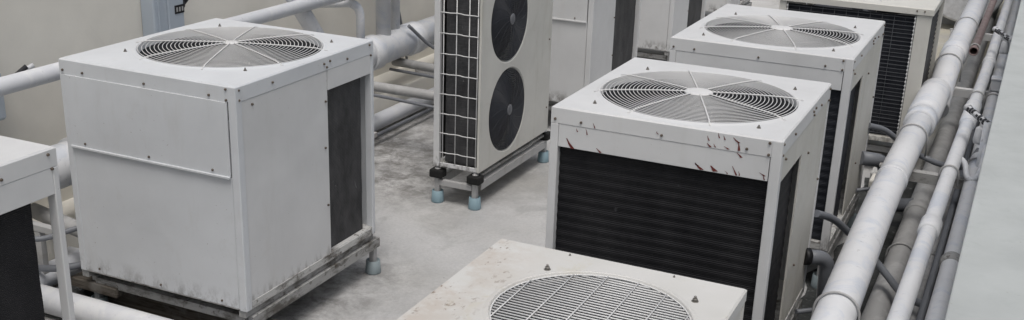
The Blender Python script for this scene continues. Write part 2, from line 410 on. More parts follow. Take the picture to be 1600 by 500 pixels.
def condenser(name, x0, y0, w, d, zt, label, front, right, zb=.24, fl=.07, Rf=.44, nr=21, hub=.035, group=None,
              paint_m='paint', side_m=None, coilm='coil_grey', gap=0, off=22, louver=None, fancol='fan_grey', header=.17, fanoff=(0, 0)):
    x1, y1 = x0 + w, y0 + d; pm = M[paint_m]; sm = M[side_m or paint_m]
    cx, cy = (x0 + x1) / 2 + fanoff[0], (y0 + y1) / 2 + fanoff[1]
    t = thing(name, (cx, cy, zb), label, 'air conditioner', group)
    lid_mesh(x0, x1, y0, y1, zt, (cx, cy), Rf, fl).build('lid', pm, t)
    ring_guard(t, (cx, cy), Rf - .004, zt, hub, nr, off=off)
    axial_fan(t, (cx, cy), Rf - .02, zt - .13, M[fancol]); shroud(t, (cx, cy), Rf, zt)
    zl = zt - fl - .001; P = .042
    # tray, corner posts, plain back and left panels
    m = MB(); m.box(x0 + .004, x1 - .004, y0 + .004, y1 - .004, zb, zb + .045, .003).build('base_tray', M['rail_dirty'], t)
    for (px, py, top) in ((x1 - P + .003, y0 - .003, zt - .002), (x0 - .001, y0 - .001, zl), (x1 - P + .001, y1 - P + .001, zl), (x0 - .001, y1 - P + .001, zl)):
        wdt = P if px > cx else P * .85; back = py > cy; dy = .026 if back else P
        if back: py += P - .026
        MB().box(px, px + wdt, py, py + dy, zb + (.002 if py < cy else .0), top, .004).build('corner_post', pm, t)
    MB().box(x0 + .002, x0 + .012, y0 + P, y1 - P, zb + .046, zl).build('side_panel', pm, t)
    if not gap:
        MB().box(x0 + P, x1 - P, y1 - .012, y1 - .002, zb + .046, zl).build('back_panel', pm, t)
    else:
        MB().box(x0 + P, x1 - gap, y1 - .25, y1 - .24, zb + .046, zl).build('back_coil', M[coilm], t)
    # front face (-Y)
    if front == 'panels':
        zs = .885 + (zt - 1.294)
        MB().box(x0 + P * .8, x1 - P, y0 + .002, y0 + .010, zb + .008, zs - .004, .002).build('front_panel', pm, t)
        m = MB(); m.box(x0 + P * .8, x1 - P - .003, y0 - .006, y0 + .004, zs, zl, .002)
        m.box(x0 + P * .8, x1 - P - .003, y0 - .014, y0 - .004, zs - .008, zs + .002, .001)
        m.build('access_panel', pm, t)
        for u in (.12, .5, .86):
            screw(t, (x0 + w * u, y0 - .006, zs + .02), 'y'); screw(t, (x0 + w * u, y0 + .002, zb + .03), 'y')
    else:
        zh = zt - header
        MB().box(x0 + P * .85, x1 - P, y0 + .002, y0 + .012, zh, zl, .002).build('header_panel', pm, t)
        wavy_y(x0 + P * .85, x1 - P, y0 + .03, zb + .046, zh - .001, .042, .0022).build('condenser_coil', M[coilm], t)
    for u in (.02, .14, .5, .86): screw(t, (x0 + w * u, y0 - .001, zt - .052), 'y')
    screw(t, (x1 - P - .006, y0 - .001, zt - .015), 'y'); screw(t, (x1 - P - .006, y0 - .001, zt - .062), 'y')
    # right face (+X)
    la, lb, lz = louver                                # louver extent from the front, top height below lid
    if right == 'louver_back':                          # panel, then louver under a header, then corner post
        MB().box(x1 - .010, x1 - .002, y0 + P, y0 + la - .003, zb + .02, zl, .002).build('side_panel', sm, t)
        MB().box(x1 - .009, x1 - .001, y0 + la + .002, y1 - P * .6, zt - lz, zl, .002).build('header_panel', sm, t)
        wavy_x(x1 - .03, y0 + la, y0 + lb, zb + .046, zt - lz - .001, .21, .0012).build('condenser_coil', M[coilm], t)
    else:                                               # louver next to the front post, then panel
        m = MB(); b2 = m.bm
        ya, yb, yc = y0 + P, y0 + la, y1 - P
        pts = [(ya, zl), (ya, zt - lz), (yb, zt - lz), (yb, zb + .02), (yc, zb + .02), (yc, zl)]
        fr = b2.faces.new([b2.verts.new((x1 - .002, y, z)) for y, z in pts])
        r = bmesh.ops.extrude_face_region(b2, geom=[fr])
        bmesh.ops.translate(b2, verts=[v for v in r['geom'] if isinstance(v, bmesh.types.BMVert)], vec=(-.008, 0, 0))
        m.build('side_panel', sm, t)
        wavy_x(x1 - .03, ya, yb, zb + .046, zt - lz - .001, .05, .0012).build('condenser_coil', M[coilm], t)
    MB().box(x1 - .012, x1 + .001, y0 + P, y1 - P, zb + .001, zb + .04, .002).build('base_rail', M['rail_dirty'], t)
    for v, zz in ((.02, .062), (.02, .018), (.235, .035), (.60, .035), (.62, .055), (.645, .03), (.78, .05), (.965, .02), (.975, .075)):
        screw(t, (x1 + .001, y0 + d * v, zt - zz), 'x')
    for v, zz in ((.10, .10), (.60, .22), (.60, .75), (.95 if right != 'louver_back' else .59, .45)):
        if right == 'louver_back' and v > .6: continue
        screw(t, (x1 + .0, y0 + d * v * (la / d / .62 if right == 'louver_back' else 1), zt - zz), 'x')
    for sx in (-1, 1):
        for sy in (-1, 1): lid_bolt(t, (cx + sx * .345, cy + sy * .345, zt), .66)
    return t

def foot(parent, x, y, ztop, cupr=.042, cuph=.075, cm='cup'):
    lg = MB().box(x - .016, x + .016, y - .016, y + .016, .02, ztop, .003).build('leg', M['strut'], parent)
    MB().lathe((x, y, 0), [(cupr * 1.0, 0), (cupr * 1.02, .008), (cupr * .9, cuph), (cupr * .8, cuph + .001), (cupr * .78, cuph - .01), (.01, cuph - .012)], 24).build('foot_cup', M[cm], lg)
def stand(x0, x1, y0, y1, ztop, label, timber_front=False, zmid=.15):
    t = thing('equipment_stand', ((x0 + x1) / 2, (y0 + y1) / 2, 0), label, 'stand', 'steel stands under the condensers')
    for x, q in ((x0 + .025, -1), (x1 - .025, 1)):
        MB().box(x - .020 - .012, x + .020 - .012, y0 - .03, y1 - .04, ztop - .035, ztop - .002, .002).build('top_rail', M['rail_rust'], t)
        m = MB(); m.box(x - .018, x + .026, y0, y1, ztop - .042, ztop - .036, .001)
        m.box(x + .020, x + .026, y0, y1, ztop - .088, ztop - .0425, .001)
        m.build('long_rail', M['rail_rust'], t)
    for y in (y0 + .02, y1 - .02):
        MB().box(x0 + .052, x1 - .052, y - .018, y + .018, ztop - .085, ztop - .045, .002).build('cross_rail', M['rail_rust'], t)
    for x in (x0 + .025, x1 - .025):
        for y in (y0 + .03, y1 - .03): foot(t, x, y, ztop - .043, cm='cup_grey')
    return t

G1 = 'white condensers with round top fan grilles'
LB = (.695, 1.03, .17)
condenser('condenser_unit', -3.985, 1.65, .985, 1.11, 1.294, 'white condenser cut by the left picture edge, dark coil below its corner', 'panels', 'louver_back', louver=(.25, 1.0, .17), coilm='coil_black', gap=.27, group=G1)
condenser('condenser_unit', -3.965, 3.72, .99, 1.11, 1.294, 'large clean white condenser standing on old timber beside the plaster wall', 'panels', 'louver_back', louver=LB, paint_m='paint_sky_tint', side_m='paint', group=G1, fanoff=(.01, .045), Rf=.437)
condenser('condenser_unit', -3.905, 7.79, 1.0, 1.11, 1.294, 'white condenser behind the tall twin fan unit with panel seam showing', 'panels', 'louver_back', louver=(.50, 1.07, .07), group=G1, coilm='coil_grey')
condenser('condenser_unit', -3.93, 9.95, 1.0, 1.11, 1.294, 'white condenser farther back with black gap under its bottom edge', 'panels', 'louver_back', louver=(.50, 1.07, .07), group=G1, coilm='coil_grey')
condenser('condenser_unit', -3.95, 12.11, 1.0, 1.11, 1.294, 'farthest white condenser of the wall row, a sliver behind the others', 'panels', 'louver_back', louver=(.50, 1.07, .07), group=G1, coilm='coil_grey')
u3 = condenser('condenser_unit', -1.711, 4.165, .955, 1.035, 1.294, 'cream sided condenser with red scrapes above its wide black coil', 'coil', 'louver_front', louver=(.478, 0, .184), side_m='paint_cream', coilm='coil_black', hub=.062, group=G1, fancol='fan_grey', fanoff=(.009, -.045), Rf=.42)
condenser('condenser_unit', -1.705, 5.78, .955, 1.15, 1.290, 'cream sided condenser directly behind the one with red scrapes', 'coil', 'louver_front', louver=(.482, 0, .184), side_m='paint_cream', coilm='coil_navy', hub=.062, group=G1, fancol='fan_grey', fanoff=(.009, -.10), Rf=.42)
# dark red scrapes in the paint of the lid flange and header
S = [(-1.638,1.165,-1.61,1.123,3),(-1.525,1.248,-1.516,1.227,1),(-1.556,1.219,-1.549,1.193,1),(-1.597,1.213,-1.591,1.199,1),(-1.505,1.143,-1.486,1.126,2),(-1.254,1.256,-1.247,1.244,1),(-1.088,1.152,-1.075,1.14,2),(-.946,1.279,-.922,1.26,2),(-.925,1.264,-.92,1.229,2),(-1.049,1.271,-1.04,1.251,1),(-1.006,1.288,-1.0,1.268,1),(-.985,1.281,-.978,1.264,1),(-1.047,1.24,-1.032,1.226,2),(-1.02,1.242,-1.012,1.228,1),(-.979,1.238,-.961,1.228,2),(-.927,1.220,-.908,1.202,2),(-1.087,1.15,-1.059,1.126,3),(-1.025,1.15,-1.005,1.128,4),(-.939,1.163,-.92,1.128,1.5),(-.914,1.146,-.909,1.128,1),(-.832,1.155,-.811,1.143,2),(-.814,1.148,-.81,1.128,1),(-.967,1.139,-.956,1.127,1)]
for (xa, za, xb, zb_, wv) in S:
    m = MB()
    y = 4.163 if min(za, zb_) > 1.223 else 4.1655
    w1, w2 = .0012 * wv, .0030 * wv
    for (px, pz, qx, qz) in ((xa, za, xb, zb_),):
        mx, mz = (px + qx) / 2 + random.uniform(-.004, .004), (pz + qz) / 2
        for A, B, wa, wb in (((px, pz), (mx, mz), w1 * .5, w1 * 1.3), ((mx, mz), (qx, qz), w1 * 1.3, w2)):
            m.face([(A[0] - wa, y, A[1]), (A[0] + wa, y, A[1] + wa * .5), (B[0] + wb, y, B[1] + wb * .3), (B[0] - wb * .7, y, B[1])])
    bmesh.ops.remove_doubles(m.bm, verts=m.bm.verts, dist=.0002)
    m.build('paint_scrape', M['scrape'], u3)

# stands
stand(-3.965, -2.972, 3.76, 4.87, .238, 'long grimy rail stand with grey foot cup under the large clean condenser')
stand(-3.985, -3.0, 1.69, 2.75, .236, 'stand under the cut off condenser at the left edge')
stand(-3.905, -2.90, 7.83, 8.88, .236, 'stand in shade under the condenser behind the twin fan unit')
stand(-3.93, -2.93, 9.99, 11.04, .236, 'stand under the farther white condenser with the black gap')
stand(-3.95, -2.95, 12.15, 13.2, .236, 'stand under the farthest condenser of the wall row')
stand(-1.711, -.758, 4.20, 5.20, .236, 'stand under the condenser with red scrapes, mostly out of sight')
stand(-1.705, -.752, 5.82, 6.92, .236, 'stand at the channel under the second cream sided condenser')
stand(-1.56, -.60, 8.08, 9.0, .238, 'stand under the condenser with the barred coil')

# front grille unit
def grille_unit():
    x0, x1, y0, y1, zt, zb = -1.63, -.70, 2.55, 3.53, .95, .10
    c, R = (-1.10, 3.085), .325
    t = thing('condenser_unit', ((x0 + x1) / 2, (y0 + y1) / 2, 0), 'nearest condenser with rust spotted top and round grille of straight slats', 'air conditioner')
    lid_mesh(x0, x1, y0, y1, zt, c, R, .045, .03).build('lid', M['lid_rust'], t)
    m = MB(); k = int(2 * R / .0188)
    for i in range(1, k + 1):
        y = c[1] - R + 2 * R * i / (k + 1); h = math.sqrt(max(0, R * R - (y - c[1]) ** 2)) - .002
        m.tube([(c[0] - h, y, zt - .010), (c[0] + h, y, zt - .010)], .0034, 6)
    m.build('slat_grille', M['wire'], t)
    m = MB()
    for i in range(6):
        x = c[0] - .28 + .112 * i; h = math.sqrt(max(0, R * R - (x - c[0]) ** 2)) - .002
        m.tube([(x, c[1] - h, zt - .004), (x, c[1] + h, zt - .004)], .0026, 6)
    m.ring((c[0], c[1], zt - .006), R - .003, .003, seg=96, n=6)
    m.build('grille_frame', M['wire'], t)
    axial_fan(t, c, R - .02, zt - .13, M['fan_dark'], hubmat=M['fan_grey']); shroud(t, c, R, zt)
    for (a, b, e, f) in ((x0 + .004, x1 - .004, y0 + .004, y0 + .012), (x0 + .004, x1 - .004, y1 - .012, y1 - .004), (x0 + .004, x0 + .012, y0 + .012, y1 - .012)):
        MB().box(a, b, e, f, zb, zt - .045).build('side_panel', M['paint_cream'], t)
    MB().box(x1 - .014, x1 - .005, y0 + .04, y1 - .03, zb + .01, zt - .05, .002).build('side_panel', M['paint_cream'], t)
    MB().box(x1 - .03, x1 - .002, y1 - .03, y1 - .003, zb, zt - .046, .004).build('corner_post', M['paint_cream'], t)
    MB().box(x1 - .03, x1 - .002, y0 + .003, y0 + .03, zb, zt - .046, .004).build('corner_post', M['paint_cream'], t)
    for p in ((-1.362, 3.345), (-.83, 3.345), (-1.362, 2.82), (-.83, 2.82)): lid_bolt(t, (*p, zt), .95)
    for x, z in ((-1.34, .93), (-.95, .93)): lid_bolt(t, (x, y1 - .03, zt), .35)
    for x in (x0 + .06, x1 - .06):
        MB().box(x - .03, x + .03, y0 + .02, y1 - .02, .0, zb - .001, .004).build('foot_rail', M['rubber'], t)
grille_unit()

# unit with wire barred coil, right rear
def barred_unit():
    x0, x1, y0, y1, zt, zb = -1.60, -.575, 8.04, 9.04, 1.20, .24
    t = thing('condenser_unit', ((x0 + x1) / 2, (y0 + y1) / 2, zb), 'condenser with black coil behind close horizontal wire bars, beside the pipe run', 'air conditioner')
    lid_mesh(x0 - .01, x1 + .01, y0 - .012, y1 + .01, zt, ((x0 + x1) / 2, (y0 + y1) / 2), .4, .045).build('lid', M['paint_cream'], t)
    ring_guard(t, ((x0 + x1) / 2, (y0 + y1) / 2), .395, zt, .05)
    axial_fan(t, ((x0 + x1) / 2, (y0 + y1) / 2), .39, zt - .13, M['fan_grey'])
    MB().box(x1 - .098, x1, y0, y0 + .03, zb + .04, zt - .046, .004).build('corner_post', M['paint_cream'], t)
    MB().box(x0, x0 + .05, y0, y0 + .03, zb + .04, zt - .046, .004).build('corner_post', M['paint_cream'], t)
    MB().box(x1 - .03, x1, y1 - .04, y1, zb + .04, zt - .046, .004).build('corner_post', M['paint_cream'], t)
    MB().box(x0, x1, y0 - .003, y1, zb, zb + .038, .004).build('base_tray', M['paint_cream'], t)
    wavy_y(x0 + .05, x1 - .098, y0 + .03, zb + .045, zt - .07, .034, .0015).build('condenser_coil', M['coil_navy'], t)
    wavy_x(x1 - .03, y0 + .03, y1 - .04, zb + .04, zt - .05, .034, .004).build('side_coil', M['coil_grey'], t)
    MB().box(x0, x0 + .01, y0 + .04, y1, zb + .04, zt - .05).build('side_panel', M['paint_cream'], t)
    MB().box(x0 + .02, x1 - .04, y1 - .012, y1 - .002, zb + .04, zt - .05).build('back_panel', M['paint_cream'], t)
    m = MB(); z = zb + .06
    while z < zt - .07:
        m.tube([(x0 + .055, y0 + .006, z), (x1 - .103, y0 + .006, z)], .0022, 5); z += .0275
    for i in range(1, 10):
        x = x0 + .06 + (x1 - x0 - .22) * i / 10; m.tube([(x, y0 + .012, zb + .05), (x, y0 + .012, zt - .06)], .002, 5)
    g = m.build('coil_guard', M['gridwire'], t)
    for x in (x0 + .052, x1 - .111):
        m = MB(); z = zb + .06
        m.box(x + .004, x + .009, y0 + .003, y0 + .007, zb + .05, zt - .06)
        while z < zt - .07:
            m.box(x, x + .011, y0 - .004, y0 + .0035, z - .0055, z + .0055, .002); z += .0275
        m.build('guard_clips', M['wire'], g)
    screw(t, (x1 - .05, y0 - .012, zt - .02), 'y'); screw(t, (x1 - .10, y0 - .012, zt - .02), 'y')
barred_unit()

# tall twin fan unit on its rack
def twin_unit():
    x0, x1, y0, y1, zb, zt = -3.24, -2.925, 5.98, 7.06, .245, 1.52
    t = thing('twin_fan_unit', ((x0 + x1) / 2, (y0 + y1) / 2, zb), 'tall narrow unit with two round black fans and a white wire grid end', 'air conditioner')
    # casing front (+X) with two round holes, folded round the corner
    R = .265; cs = [(6.378, .560), (6.378, 1.147)]
    m = MB(); bm = m.bm; X = x1; zmid = (cs[0][1] + cs[1][1]) / 2
    for (cy, cz), (za, zc) in zip(cs, ((zb, zmid), (zmid, zt))):
        ya, yb = y0, y1
        corners = [math.atan2(z - cz, y - cy) for y, z in ((ya, za), (yb, za), (yb, zc), (ya, zc))]
        ang = sorted([2 * PI * i / 72 - PI for i in range(72)] + corners)
        L1, L2, L3, L4 = [], [], [], []
        for a in ang:
            dx, dz = math.cos(a), math.sin(a); q = 9
            if dx > 1e-9: q = min(q, (yb - cy) / dx)
            if dx < -1e-9: q = min(q, (ya - cy) / dx)
            if dz > 1e-9: q = min(q, (zc - cz) / dz)
            if dz < -1e-9: q = min(q, (za - cz) / dz)
            L1.append(bm.verts.new((X, cy + dx * q, cz + dz * q)))
            L2.append(bm.verts.new((X, cy + dx * (R + .012), cz + dz * (R + .012))))
            L3.append(bm.verts.new((X - .01, cy + dx * R, cz + dz * R)))
            L4.append(bm.verts.new((X - .09, cy + dx * R, cz + dz * R)))
        k = len(ang)
        for A, B in ((L1, L2), (L2, L3), (L3, L4)):
            for j in range(k):
                bm.faces.new((A[j], A[(j + 1) % k], B[(j + 1) % k], B[j]))
    bmesh.ops.remove_doubles(bm, verts=bm.verts, dist=.0005)
    m.build('front_casing', M['paint_twin'], t)
    for cy, cz in cs:
        g = MB()
        for i in range(20):
            r = R - .006 - (R - .04) * i / 20
            g.ring((X + .012 - .016 * (r / R) ** 2, cy, cz), r, .0036, 'x', 64, 5)
        for k_ in range(48):
            a = 2 * PI * k_ / 48 + .05; pts = []
            for s_ in range(6):
                r = .035 + (R - .04) * s_ / 5; aa = a + .35 * s_ / 5
                pts.append((X + .014 - .016 * (r / R) ** 2, cy + r * math.cos(aa), cz + r * math.sin(aa)))
            if k_ % 3 == 0: g.tube(pts, .0018, 4)
        gg = g.build('fan_guard', M['fan_ring'], t)
        MB().lathe((X + .010, cy, cz), [(.036, -.004), (.036, .006), (.03, .009), (.004, .010)], 24, 'x').build('hub_cap', M['hub_grey'], gg)
        axial_fan(t, (X - .055, cy), R - .01, cz, M['fan_dark'], 3, 'x', .3)
        MB().box(X - .12, X - .115, cy - R, cy + R, cz - R, cz + R).build('fan_cavity', M['black'], t)
    MB().box(x0, x1 - .002, y0 + .0, y1, zt, zt + .02, .005).build('top_cover', M['paint_twin'], t)
    MB().box(x0 + .01, x1 - .003, y0 + .012, y1, zb - .002, zb + .018, .003).build('base_pan', M['paint_twin'], t)
    MB().box(x0 + .01, x1 - .002, y1 - .01, y1, zb + .02, zt).build('end_panel', M['paint_twin'], t)
    MB().box(x1 - .018, x1 - .001, y0 - .002, y0 + .012, zb - .001, zt - .001, .003).build('corner_strip', M['paint_twin'], t)
    MB().box(x0 - .004, x0 + .036, y0 - .012, y0 + .02, zb + .001, zt - .002, .004).build('corner_post', M['paint'], t)
    MB().box(x0 + .036, x1 - .018, y0 - .006, y0 + .004, zb + .0, zb + .028, .003).build('lower_rail', M['paint'], t)
    wavy_y(x0 + .065, x1 - .020, y0 + .02, zb + .03, zt - .03, .02, .0004).build('condenser_coil', M['coil_grey'], t)
    MB().box(x0 + .002, x0 + .012, y0 + .05, y1 - .02, zb + .03, zt - .01).build('back_coil', M['coil_grey'], t)
    m = MB()
    for x in (x0 + .058, x0 + .146, x0 + .232, x0 + .29): m.tube([(x, y0 - .004, zb + .02), (x, y0 - .004, zt - .01)], .0034, 6)
    z = zb + .095
    while z < zt:
        pts = [(x0 + .04 + (x1 - x0 - .06) * i / 8, y0 - .010 + (.004 if i % 3 == 1 else 0), z + (.003 if i in (3, 4) else 0)) for i in range(9)]
        m.tube(pts, .0034, 6); z += .1265
    m.build('wire_grid', M['wire'], t)
    for z in (.42, .9): screw(t, (x1, y1 - .04, z), 'x')
    # rack
    s = thing('unit_rack', ((x0 + x1) / 2, (y0 + y1) / 2, 0), 'steel angle rack with four blue cup feet under the tall twin fan unit', 'stand')
    for x in (x0 + .02, x1 - .03):
        m = MB(); m.box(x - .022, x + .022, y0 + .055, y1 - .0, .158, .166, .001); m.box(x + .016, x + .022, y0 + .055, y1, .112, .157, .001)
        m.build('long_rail', M['strut'], s)
        MB().box(x - .014, x + .014, y0 + .055, y1, .197, .212, .002).build('isolation_strip', M['rail_rust'], s)
        for y in (y0 + .01, y1 + .02):
            foot(s, x, y, .166, .040, .078)
            b = MB().box(x - .045, x + .045, y - .04, y + .04, .168, .222, .010).build('rubber_mount', M['rubber'], s)
            MB().lathe((x, y, .222), [(.02, 0), (.02, .006), (.012, .007), (.012, .02), (.006, .021), (.006, .034)], 10).build('mount_bolt', M['strut'], b)
    for y in (y0 + .01, y1 + .02):
        MB().box(x0 + .037, x1 - .047, y - .018, y + .018, .118, .156, .002).build('cross_rail', M['strut'], s)
twin_unit()

# ---------------------------------------------------------------- timbers and low pipes round the large condenser
def timber_thing(p, size, rz, label):
    x, y, z = p
    t = MB(); t.box(-size[0] / 2, size[0] / 2, -size[1] / 2, size[1] / 2, 0, size[2], .006)
    for v in t.bm.verts: v.co += Vector((0, random.uniform(-.003, .003), random.uniform(-.003, .003)))
    bmesh.ops.rotate(t.bm, verts=t.bm.verts, cent=(0, 0, 0), matrix=Matrix.Rotation(math.radians(rz), 3, 'Z'))
    bmesh.ops.translate(t.bm, verts=t.bm.verts, vec=p)
    tag(t.build('timber_beam', M['timber'], None, p), label, 'timber', 'timbers under the large condenser')
timber_thing((-3.50, 3.89, .0), (1.25, .09, .115), 0, 'long brown weathered timber in front of the grey pipe, under the large condenser')
timber_thing((-3.93, 3.80, .116), (.30, .10, .05), -1, 'short grey timber on top of the long one at the condenser left corner')
timber_thing((-3.70, 4.25, .0), (.10, .55, .12), 3, 'timber running back into the shade beneath the large condenser')
def pipe(name, pts, r, mat, label, cat='pipe', n=24, rad=.12, couplings=(), clamps=(), group=None, ends=0, cm=None):
    pts = rounded(pts, rad) if len(pts) > 2 else [Vector(p) for p in pts]
    o = MB().tube(pts, r, n).build(name, M[mat], None, pts[0]); tag(o, label, cat, group)
    for (y, L, dr) in couplings:
        p = o_at(pts, y); q = o_at(pts, y + L)
        d = q - p
        MB().tube([p, p + d * .02, p + d * .04, p + d * .96, p + d * .98, q], [r + .001, r + dr * .8, r + dr, r + dr, r + dr * .8, r + .001], n).build('coupling', M[cm or mat], o)
    for y in clamps:
        p = o_at(pts, y); m = MB(); R = r + .008; arc = []
        for i in range(17):
            a = PI * i / 16; arc.append((p.x + R * math.cos(a), p.y, p.z + R * math.sin(a)))
        arc = [(p.x + R, p.y, p.z - r - .02)] + arc + [(p.x - R, p.y, p.z - r - .02)]
        m.tube(arc, .0055, 6); m.build('pipe_clamp', M['strut'], o)
    return o
def o_at(pts, y):
    for a, b in zip(pts, pts[1:]):
        if min(a.y, b.y) <= y <= max(a.y, b.y) and abs(b.y - a.y) > 1e-6:
            return a.lerp(b, (y - a.y) / (b.y - a.y))
    return pts[-1].copy()
pipe('pipe', [(-4.6, 3.64, .075), (-2.6, 3.64, .075)], .066, 'pipe_blue', 'thick pale pipe lying on the floor before the timber, lower left corner', couplings=())
pipe('pipe', [(-4.3, 3.76, .05), (-2.9, 3.76, .04)], .016, 'pipe_dark', 'thin dark pipe between the floor pipe and the brown timber')

# wall pipes
pipe('pipe', [(-4.40, 1.0, .60), (-4.40, 9.5, .60)], .113, 'pipe_white', 'thickest white pipe along the plaster wall behind the condensers', clamps=(), couplings=((7.02, .14, .018), (7.62, .16, .014), (4.15, .12, .015)), n=32)
pipe('pipe', [(-4.40, .8, 1.09), (-4.40, 9.0, 1.09)], .044, 'pipe_blue', 'slim pale pipe high along the plaster wall, passing over the fan grille corner', couplings=((8.0, .12, .01),))
pipe('pipe', [(-4.41, 7.31, .70), (-4.41, 7.31, 1.9)], .058, 'pipe_white', 'white riser standing up from the thickest wall pipe', couplings=())
pipe('pipe', [(-4.43, 7.52, .70), (-4.43, 7.52, 1.9)], .036, 'pipe_white', 'thinner white riser just right of the thick riser')
pipe('pipe', [(-4.65, 6.75, 1.0), (-4.40, 6.97, 1.0), (-4.40, 6.97, .62)], .032, 'pipe_white', 'bent white elbow pipe dropping out of the wall', rad=.11)
pipe('pipe', [(-4.47, 6.12, 1.3), (-4.47, 6.62, .70), (-4.42, 6.8, .60)], .058, 'pipe_white', 'sloping white pipe beneath the slim high pipe', rad=.12)
pipe('pipe', [(-4.60, 7.58, 1.3), (-4.60, 7.86, .80), (-4.6, 8.0, .33)], .011, 'pipe_dark', 'thin dark crossing tube sloping to the right', n=10)
pipe('pipe', [(-4.64, 7.62, 1.35), (-4.64, 7.70, 1.0), (-4.64, 7.86, .68)], .011, 'pipe_grey', 'thin grey crossing tube sloping to the left', n=10)
pipe('pipe', [(-4.28, .5, .115), (-4.28, 9.5, .115)], .060, 'pipe_blue', 'pale blue pipe low along the floor by the wall', couplings=((6.6, .12, .01),))
pipe('pipe', [(-4.17, .5, .075), (-4.17, 9.5, .075)], .014, 'pipe_dark', 'thin dark pipe on the floor beside the pale blue one')
pipe('pipe', [(-4.42, 6.86, .43), (-4.20, 6.84, .43), (-3.30, 6.84, .43)], .036, 'pipe_grey', 'lagged grey pipe crossing towards the twin fan unit', couplings=())
pipe('pipe', [(-4.42, 6.78, .38), (-4.10, 6.76, .39), (-3.28, 6.74, .36)], .012, 'pipe_dark', 'thin rusty tube just below the lagged crossing pipe', n=10)
pipe('pipe', [(-4.42, 7.48, .46), (-3.30, 7.40, .45)], .034, 'pipe_grey', 'second lagged grey pipe crossing higher behind the first')
pipe('pipe', [(-4.42, 7.42, .41), (-3.30, 7.34, .40)], .012, 'pipe_dark', 'thin dark tube under the higher crossing pipe', n=10)
pipe('hose', smooth_curve([(-4.3, 7.5, .75), (-4.2, 7.7, .56), (-4.0, 7.75, .50), (-3.8, 7.6, .62), (-3.55, 7.6, .55)]), .014, 'pipe_dark', 'sagging dark hose looping behind the crossing pipes', 'hose', n=10)
def kerb():
    m = MB(); m.box(-4.72, -4.36, -2, 14, -.01, .26, .012)
    tag(m.build('wall_plinth', M['wall'], None, (-4.54, 6, 0)), 'painted concrete plinth along the foot of the plaster wall', 'plinth')
kerb()
def bracket_post(x, y, h, label):
    t = thing('pipe_support', (x, y, 0), label, 'bracket', 'pipe supports by the wall')
    MB().box(x - .018, x + .018, y - .018, y + .018, .0, h, .003).build('upright', M['strut'], t)
    MB().box(x - .20, x + .12, y - .02, y + .02, h, h + .035, .003).build('crossbar', M['strut'], t)
bracket_post(-4.10, 7.62, .36, 'small steel support under the crossing pipes')
bracket_post(-4.14, 6.55, .15, 'low steel support behind the condenser corner')
bracket_post(-4.25, 3.75, .38, 'steel support between the two left condensers, under the thick pipe')
bracket_post(-4.10, 4.30, .36, 'steel support hidden in shade left of the large condenser')
# clutter between the two left condensers
pipe('pipe', [(-4.45, 3.9, .40), (-3.99, 3.9, .33), (-3.80, 3.9, .31)], .040, 'pipe_grey', 'grey lagged stub pipe between the two left condensers', rad=.1)
pipe('pipe', [(-4.5, 4.02, .13), (-3.85, 4.02, .15)], .036, 'pipe_blue', 'blue pipe stub low beside the large condenser')
pipe('pipe', [(-4.5, 3.70, .16), (-4.1, 3.70, .22), (-3.96, 3.86, .24)], .018, 'pipe_dark', 'dark bent tube low beside the large condenser', n=10)
pipe('hose', smooth_curve([(-4.3, 3.5, .50), (-4.15, 3.62, .40), (-4.0, 3.75, .44), (-3.9, 3.9, .46)]), .014, 'pipe_dark', 'thin black hose bowed between the two left condensers', 'hose', n=10)
def rubble(x, y, s, label):
    m = MB(); r = bmesh.ops.create_icosphere(m.bm, subdivisions=2, radius=s)
    for v in m.bm.verts:
        v.co *= 1 + random.uniform(-.22, .22); v.co.z = max(-.0, v.co.z * .6 + s * .3)
    bmesh.ops.translate(m.bm, verts=m.bm.verts, vec=(x, y, 0))
    tag(m.build('concrete_lump', M['shaded_floor'], None, (x, y, 0)), label, 'rubble', 'broken concrete lumps')
rubble(-4.12, 3.84, .10, 'dark broken lump between the two left condensers')
rubble(-4.02, 4.02, .08, 'smaller dark lump tucked against the large condenser foot')

# isolators on the wall
def isolator(y, z, w, h, label, lab=True):
    t = thing('isolator_box', (-4.66, y, z - h / 2), label, 'switch box', 'blue grey isolators on the wall')
    MB().box(-4.70, -4.60, y - w / 2, y + w / 2, z - h / 2, z + h / 2, .01).build('case', M['isolator'], t)
    MB().box(-4.60, -4.585, y - w / 2 + .015 + w * .38, y + w / 2 - .01, z - h / 2 + .015, z + h * .22, .004).build('door', M['isolator'], t)
    MB().box(-4.60, -4.592, y - w / 2 + .035, y - w / 2 + .045, z - h / 2 + .02, z + h / 2 - .02).build('hinge_rib', M['isolator'], t)
    if lab:
        pl = MB().box(-4.584, -4.581, y + .035, y + .115, z - .06, z - .01).build('label_plate', M['black'], t)
        m = MB()
        for i in range(3): m.box(-4.5805, -4.5795, y + .045 + i * .024, y + .058 + i * .024, z - .048, z - .022)
        m.build('label_mark', M['pipe_grey'], pl)
    MB().lathe((-4.64, y + w / 2 + .0, z - .02), [(.035, -.0), (.035, .03), (.012, .032), (.012, .06)], 18, 'y').build('switch_boss', M['tape'], t)
    hd = MB().tube(rounded([(-4.64, y + w / 2 + .045, z - .03), (-4.60, y + w / 2 + .07, z + .03), (-4.56, y + w / 2 + .13, z + .085)], .03), .013, 10)
    hd = hd.build('lever', M['tape'], t)
    MB().tube([(-4.575, y + w / 2 + .12, z + .060), (-4.55, y + w / 2 + .165, z + .085)], .013, 10).build('lever_tip', M['white_plain'], hd)
isolator(5.185, 1.24, .25, .40, 'blue grey switch box with dark lever above the large condenser')
isolator(3.79, 1.02, .30, .34, 'blue grey switch box cut by the left picture edge', False)

